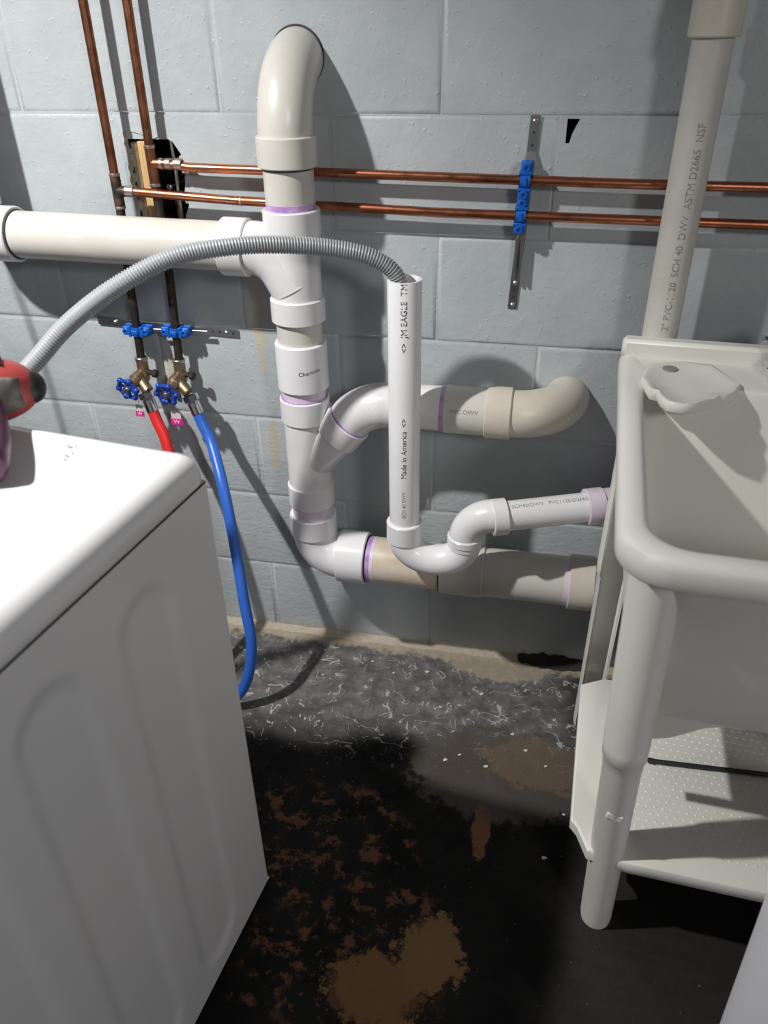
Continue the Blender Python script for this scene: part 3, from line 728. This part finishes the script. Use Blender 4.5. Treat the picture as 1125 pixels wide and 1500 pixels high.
# cabinet: sides as fine grid on the right, plain elsewhere (local: x from -WW to 0, y from -WD to 0)
m = MB()
ns_, nz_ = 110, 120; rr_ = .008
vsg = []
for j in range(nz_ + 1):
    for i in range(ns_ + 1):
        s_ = rr_ + (WD - 2 * rr_) * i / ns_; z = .012 + (WH - .012) * j / nz_
        vsg.append((-side_h(s_, z), -s_, z))
m.add(vsg, [(j * (ns_ + 1) + i, j * (ns_ + 1) + i + 1, (j + 1) * (ns_ + 1) + i + 1, (j + 1) * (ns_ + 1) + i) for j in range(nz_) for i in range(ns_)])
def wallstrip(P):
    m.rings([[Vector((p[0], p[1], .012)) for p in P], [Vector((p[0], p[1], WH)) for p in P]], False)
cr = [(-rr_ + rr_ * math.cos(a), -rr_ + rr_ * math.sin(a)) for a in [PI / 2 * i / 5 for i in range(6)]]
wallstrip(cr + [(-WW + .01, 0), (-WW, -.01), (-WW, -WD + .01), (-WW + .01, -WD), (-rr_, -WD)] + [(-rr_ + rr_ * math.cos(a), -WD + rr_ + rr_ * math.sin(a)) for a in [-PI / 2 + PI / 2 * i / 5 for i in range(6)]])
m.add([(0, 0, .012), (-WW, 0, .012), (-WW, -WD, .012), (0, -WD, .012)], [(0, 1, 2, 3)])
part('cabinet', m, M_white_side, WM, 'white enamel cabinet with arched embossing', 60, True)
m = MB(); m.rings([rrect(-WW + .006, -.006, -WD + .006, -.006, .010, z) for z in (WH - .003, WH + .004)], True); part('lid_seam', m, M_seam, WM, 'dark seam under the top', local=True)
m = MB(); prof = [(.0015, WH + .002), (0, WH + .006), (0, WH + .020), (.002, WH + .028), (.006, WH + .035), (.012, WH + .0405), (.020, WH + .0440), (.032, WH + .0455)]
m.rings([rrect(-WW + i_, -i_, -WD + i_, -i_, .020 - i_ * .3, z, 8) for i_, z in prof], True, True, True); part('top_panel', m, M_white_enamel, WM, 'glossy white top', 50, True)
for x, y in ((-.05, -.05), (-WW + .05, -.05), (-.05, -WD + .05), (-WW + .05, -WD + .05)):
    m = MB(); m.lathe((x, y, 0), (0, 0, 1), [(0, .02), (.006, .022), (.013, .015)], 16, True); part('foot', m, M_tool_black, WM, local=True)
ZTOP = WH + .0455
Minv = (Matrix.Translation((-.402, -.701, 0)) @ Matrix.Rotation(RZ, 4, 'Z')).inverted()
m = MB()
for cx, cy, n_, rad in ((-.568, -.728, 5, .008), (-.566, -.750, 7, .013)):
    for i in range(n_):
        p = Minv @ Vector((cx + random.uniform(-rad, rad), cy + random.uniform(-rad * .7, rad * .7), 0)); k = random.randint(4, 6); s_ = random.uniform(.0015, .004)
        m.add([(p.x + s_ * random.uniform(.4, 1.4) * math.cos(2 * PI * q / k), p.y + s_ * random.uniform(.3, 1) * math.sin(2 * PI * q / k), ZTOP + .0004) for q in range(k)], [tuple(range(k))])
part('scuff_mark', m, M_ink_soft, WM, 'grey scuff marks on the top', local=True)

# ------------------------------------------------------------------ power tool on the washer
TL = thing('power_tool', 'red and grey cordless power tool standing on the washer', 'tool', (-.70, -.74, ZTOP))
ax = Vector((.9, .43, .0)).normalized(); TC = Vector((-.725, -.690, .957))
Zt = Vector((0, 0, 1)); sd = ax.cross(Zt).normalized(); up = sd.cross(ax)
def body_rings(t0, t1, n, fw, fh, seg=28):
    R_ = []
    for i in range(n + 1):
        t_ = t0 + (t1 - t0) * i / n; ring = []
        for k in range(seg):
            a = 2 * PI * k / seg; ca, sa = math.cos(a), math.sin(a)
            ring.append(TC + ax * t_ + sd * (fw(t_) * math.copysign(abs(ca) ** .85, ca)) + up * (fh(t_) * math.copysign(abs(sa) ** .85, sa)))
        R_.append(ring)
    return R_
fw = lambda t_: .036 * math.sqrt(max(0.02, 1 - (max(t_, 0) / .088) ** 2.6)) if t_ > 0 else .036
fh = lambda t_: .0455 * math.sqrt(max(0.02, 1 - (max(t_, 0) / .088) ** 2.2)) if t_ > 0 else .0455 - .004 * (t_ / -.12)
m = MB(); m.rings(body_rings(-.12, .085, 24, fw, fh), True, True, True); tb = part('housing', m, M_tool_red, TL, 'red plastic housing', 60)
# grey rubber panel hugging the camera side of the housing
m = MB(); R_ = []
for i in range(15):
    t_ = -.10 + .168 * i / 14; ring = []
    for k in range(11):
        a = -.50 + (1.15) * k / 10 + .06 * math.sin(i * .5)
        off = 1.035
        ca, sa = math.cos(a), math.sin(a)
        ring.append(TC + ax * t_ + sd * (fw(t_) * off * math.copysign(abs(ca) ** .85, ca)) + up * (fh(t_) * off * math.copysign(abs(sa) ** .85, sa)))
    R_.append(ring)
m.rings(R_, False); gp = part('grip_panel', m, M_tool_grey, TL, 'scuffed grey rubber panel', 60)
mod = gp.modifiers.new('thickness', 'SOLIDIFY'); mod.thickness = .003; mod.offset = 0
m = MB(); m.ball(TC + ax * .0765 - up * .001, .0175, 20, (1, 1.1, 1.25)); part('end_cap', m, M_tool_black, TL, 'black rounded end cap')
m = MB(); Mt = Matrix((ax, -sd, up)).transposed(); m.bbox(TC + ax * .040 + up * .0405 + sd * .006, (.009, .009, .004), .001, Mt); part('vent_slot', m, M_tool_black, TL)
hp = smooth([(-.705, -.705, .950), (-.672, -.745, .9425), (-.638, -.790, .9405), (-.614, -.828, .9405), (-.608, -.842, .9405)], 6)
m = MB(); m.tube(hp, [.030] * (len(hp) - 5) + [.0295, .0285, .026, .021, .012], 24); part('handle', m, M_tool_plum, TL, 'dark plum handle lying toward the camera', 60)

# ------------------------------------------------------------------ laundry tub
UA = math.radians(-2.9)
LT = thing('laundry_tub', 'white plastic freestanding laundry tub with lower shelf', 'sink', (.138, -.105, 0), UA)
# local: x right, y negative to the front
TW, TD, ZR = .60, .655, .855
def rr2(u0, u1, v0, v1, rb_, rf, z, n=7):
    """rounded rectangle, v measured to the front; back corners rb_, front corners rf"""
    P = []
    for cx, cy, a0, r in ((u1 - rb_, -v0 - rb_, 0, rb_), (u0 + rb_, -v0 - rb_, PI / 2, rb_), (u0 + rf, -v1 + rf, PI, rf), (u1 - rf, -v1 + rf, 1.5 * PI, rf)):
        for i in range(n + 1):
            a = a0 + PI / 2 * i / n; P.append(Vector((cx + r * math.cos(a), cy + r * math.sin(a), z)))
    return P
m = MB()
prof = [  # u0,u1,v0,v1,rb,rf,z   outside from below, over the rim, down inside
    (.064, TW - .064, .060, .500, .03, .03, .474), (.060, TW - .060, .058, .504, .03, .03, .478), (.052, TW - .052, .040, .540, .03, .04, .60), (.040, TW - .040, .020, .590, .03, .055, .800), (.032, TW - .032, .014, .598, .03, .055, .812),
    (.004, TW - .004, .002, TD - .004, .012, .062, .814), (0, TW, 0, TD, .012, .065, .820), (0, TW, 0, TD, .012, .065, .842), (.003, TW - .003, .002, TD - .003, .012, .063, .851), (.009, TW - .009, .005, TD - .009, .012, .06, ZR),
    (.026, TW - .026, .130, TD - .026, .035, .055, ZR), (.033, TW - .033, .138, TD - .033, .035, .055, ZR - .004), (.037, TW - .037, .142, TD - .037, .035, .055, ZR - .014),
    (.065, TW - .065, .155, TD - .125, .04, .05, .62), (.080, TW - .080, .165, TD - .152, .05, .05, .535), (.11, TW - .11, .20, TD - .18, .05, .05, .515), (.28, TW - .28, .33, TD - .32, .02, .02, .508)]
m.rings([rr2(*p) for p in prof], True, True, True)
part('basin', m, M_tub, LT, 'deep square basin with rolled rim', 40, True)
m = MB(); m.bbox((TW / 2, -.016, ZR + .012), (TW / 2 - .001, .015, .018), .006); part('backsplash', m, M_tub, LT, 'raised ledge along the back', 40, True)
tray = [(.033, .138), (.041, .094), (.064, .062), (.105, .050), (.150, .055), (.187, .132), (.172, .172), (.160, .184), (.150, .186), (.141, .205), (.126, .212), (.112, .228), (.092, .238), (.070, .232), (.060, .212), (.056, .190), (.044, .186)]
m = MB(); n = len(tray); cxm = sum(p[0] for p in tray) / n; cym = sum(p[1] for p in tray) / n
def tr(f_, z): return [Vector((cxm + (a - cxm) * f_, -(cym + (b - cym) * f_), z)) for a, b in tray]
m.rings([tr(.95, ZR - .012), tr(1, ZR - .008), tr(1.0, ZR + .003), tr(.97, ZR + .007), tr(.90, ZR + .007), tr(.84, ZR + .004), tr(.3, ZR + .003)], True, True, True)
st = part('soap_tray', m, M_tub, LT, 'moulded soap tray with a scalloped edge', 50, True)
m = MB(); m.lathe((.080, -.088, ZR + .003), (0, 0, 1), [(0, .0001), (.0035, .0001), (.0035, .012), (0, .013)], 20); h_ = part('drain_hole', m, M_ink_soft, st, 'grey drain dimple', local=True)
# apron gussets
for sgn, x0 in ((1, .075), (-1, TW - .075)):
    poly = [(x0 - sgn * .02, .50), (x0 - sgn * .02, .400)] + [(x0 + sgn * q, z) for q, z in ((.02, .400), (.045, .403), (.065, .415), (.085, .438), (.105, .461), (.122, .471), (.14, .4745), (.155, .4755), (.155, .50))]
    m = MB(); m.prism(poly, lambda a, b, t_: Vector((a, -t_ - (b - .478) * .295, b)), .486, .5038); part('gusset', m, M_tub, LT, local=True)
# legs: half tubes, hollow side inward
def half_leg(top, bot, convex, r0=.030, r1=.027):
    m = MB(); top = Vector(top); bot = Vector(bot); cv = math.atan2(convex[1], convex[0])
    R_ = []
    zs_ = [(0, r0 * 1.12), (.43, r0 * 1.12), (.46, r0 * 1.10), (.465, r0), (.49, r0), (.493, r0 * .97), (.98, r1), (1, r1 * .94)]
    for f_, r in zs_:
        p = top.lerp(bot, f_); out_ = []; in_ = []
        for k in range(19):
            a = cv - 2.0 + 4.0 * k / 18; out_.append(p + Vector((r * math.cos(a), r * math.sin(a), 0))); in_.append(p + Vector(((r - .005) * math.cos(a), (r - .005) * math.sin(a), 0)))
        R_.append(out_ + in_[::-1])
    m.rings(R_, True, True, True); return m
lt = .80
for sx in (0, 1):
    X_ = (lambda u: TW - u) if sx else (lambda u: u)
    lg = part('leg', half_leg((X_(.058), -.555, lt), (X_(.082), -.542, 0), (-.3 if not sx else .3, -1)), M_tub, LT, 'rounded leg', 40, True)
    if not sx:
        m = MB(); pz = Vector((.071, -.5415 - .026, .315)); m.bbox(pz, (.013, .008, .007), .002, Matrix.Rotation(.2, 3, 'Y')); m.bbox(pz + Vector((.003, .002, .011)), (.007, .006, .008), .002); part('locking_tab', m, M_tub, lg, local=True)
        m = MB(); m.bbox(pz + Vector((.008, .001, .075)), (.004, .005, .007), .002, Matrix.Rotation(.5, 3, 'Y')); part('locking_nib', m, M_tub, lg, local=True)
    part('leg', half_leg((X_(.050), -.095, lt), (X_(.045), -.085, 0), (-.25 if not sx else .25, 1)), M_tub, LT, 'hollow rear leg', 40, True)
# lower shelf in two halves, wrapped round the legs
zS = .205
def shelf(poly, name):
    m = MB(); n = len(poly); cx = sum(p[0] for p in poly) / n; cy = sum(p[1] for p in poly) / n
    def ring(f_, z): return [Vector((a + (cx - a) * f_, -(b + (cy - b) * f_), z)) for a, b in poly]
    m.rings([ring(.02, zS - .026), ring(0, zS - .022), ring(0, zS - .003), ring(.012, zS)], True, True, True); return part(name, m, M_tub, LT, 'pale shelf panel with raised dimples', 40, True)
sA = shelf([(.016, .178), (.062, .150), (TW - .062, .150), (TW - .016, .178), (TW - .014, .508), (TW - .026, .522), (TW - .044, .562), (TW - .11, .572), (.11, .572), (.044, .562), (.026, .522), (.014, .508)], 'shelf')
m = MB(); nv = 24
for j in range(nv):
    for i in range(30):
        u = .10 + (TW - .2) * (i + .5 * (j % 2)) / 30; v_ = .175 + .35 * j / (nv - 1); s_ = .0035
        m.add([(u - s_, -v_, zS), (u, -v_ - s_ * .8, zS), (u + s_, -v_, zS), (u, -v_ + s_ * .8, zS), (u, -v_, zS + .0012)], [(0, 1, 4), (1, 2, 4), (2, 3, 4), (3, 0, 4)])
part('dimples', m, M_tub, sA, 'rows of small raised dimples', 20, True, 'stuff')
m = MB(); m.tube([(.150, -.352, 0), (.52, -.318, 0)], .0042, 12); m.lathe((.150, -.352, 0), (-1, .09, 0), [(-.004, .0052), (.006, .0052), (.008, .003), (.008, .0001)], 12)
o = link('thin_rod', m.mesh('thin_rod'), mat('rod_grey', (.05, .055, .055), .4, .6)); o.location = (.138, -.105, zS + .0053); o.rotation_euler = (0, 0, UA); tag(o, 'thin dark rod lying across the tub shelf', 'rod')
# faucet at the back, only its left tip in view
FC = thing('tub_faucet', 'chrome faucet tip on the tub ledge at the right picture edge', 'faucet', (.138 + .30, -.105 - .075, ZR), UA)
m = MB(); m.bbox((0, 0, .010), (.075, .024, .010), .005); part('faucet_base', m, M_chrome, FC, local=True)
for s_ in (-1, 1):
    m = MB(); m.lathe((s_ * .05, 0, .018), (0, 0, 1), [(0, .017), (.02, .014), (.03, .018), (.045, .018), (.05, .012), (.05, .0001)], 12); m.tube([(s_ * .05, 0, .055), (s_ * .088, -.01, .062)], [.006, .005], 10); part('faucet_handle', m, M_chrome, FC, local=True)
m = MB(); m.tube(smooth([(0, 0, .018), (0, -.01, .07), (0, -.06, .10), (0, -.14, .085), (0, -.16, .06)], 6), .010, 14); part('spout', m, M_chrome, FC, local=True)

# ------------------------------------------------------------------ bin in the corner
BN = thing('plastic_bin', 'pale lavender white plastic bin cut off at the lower right corner', 'bin', (.505, -.875, 0))
m = MB(); m.lathe((.505, -.875, 0), (0, 0, 1), [(0, .0001), (0, .142), (.004, .146), (.44, .160), (.44, .156), (.01, .140), (.01, .0001)], 48); part('bin_body', m, M_bin, BN)
m = MB(); m.lathe((.505, -.875, .432), (0, 0, 1), [(0, .160), (0, .166), (.012, .168), (.016, .163), (.012, .157)], 48); part('bin_rim', m, M_bin, BN)

# ------------------------------------------------------------------ paint chips on the floor
chips = [(.099, -.554, .0060), (.05, -.30, .006), (.095, -.335, .005), (-.03, -.36, .006), (.135, -.45, .004), (.02, -.26, .005), (-.12, -.36, .006), (-.09, -.34, .005), (-.28, -.12, .005), (.11, -.20, .005), (-.20, -.10, .006), (-.34, -.09, .005), (-.06, -.15, .006), (.04, -.12, .005), (-.45, -.16, .005), (-.15, -.21, .004), (.30, -.96, .006), (.24, -.86, .004)]
for i, (x, y, s_) in enumerate(chips):
    m = MB(); k = 6; P0 = [(s_ * random.uniform(.5, 1.1) * math.cos(2 * PI * q / k), s_ * random.uniform(.35, .9) * math.sin(2 * PI * q / k)) for q in range(k)]
    m.prism(P0, lambda a, b, t_: Vector((a, b, t_ + a * .15)), 0.0008, .0026)
    o = link('paint_chip', m.mesh('paint_chip', 20), M_chip); o.location = (x, y, 0)
    if i == 0: tag(o, 'lone pale paint chip on the black floor left of the tub leg', 'paint chip')
    else: tag(o, 'small pale paint chip lying on the dark concrete floor', 'paint chip', 'paint chips scattered on the floor')
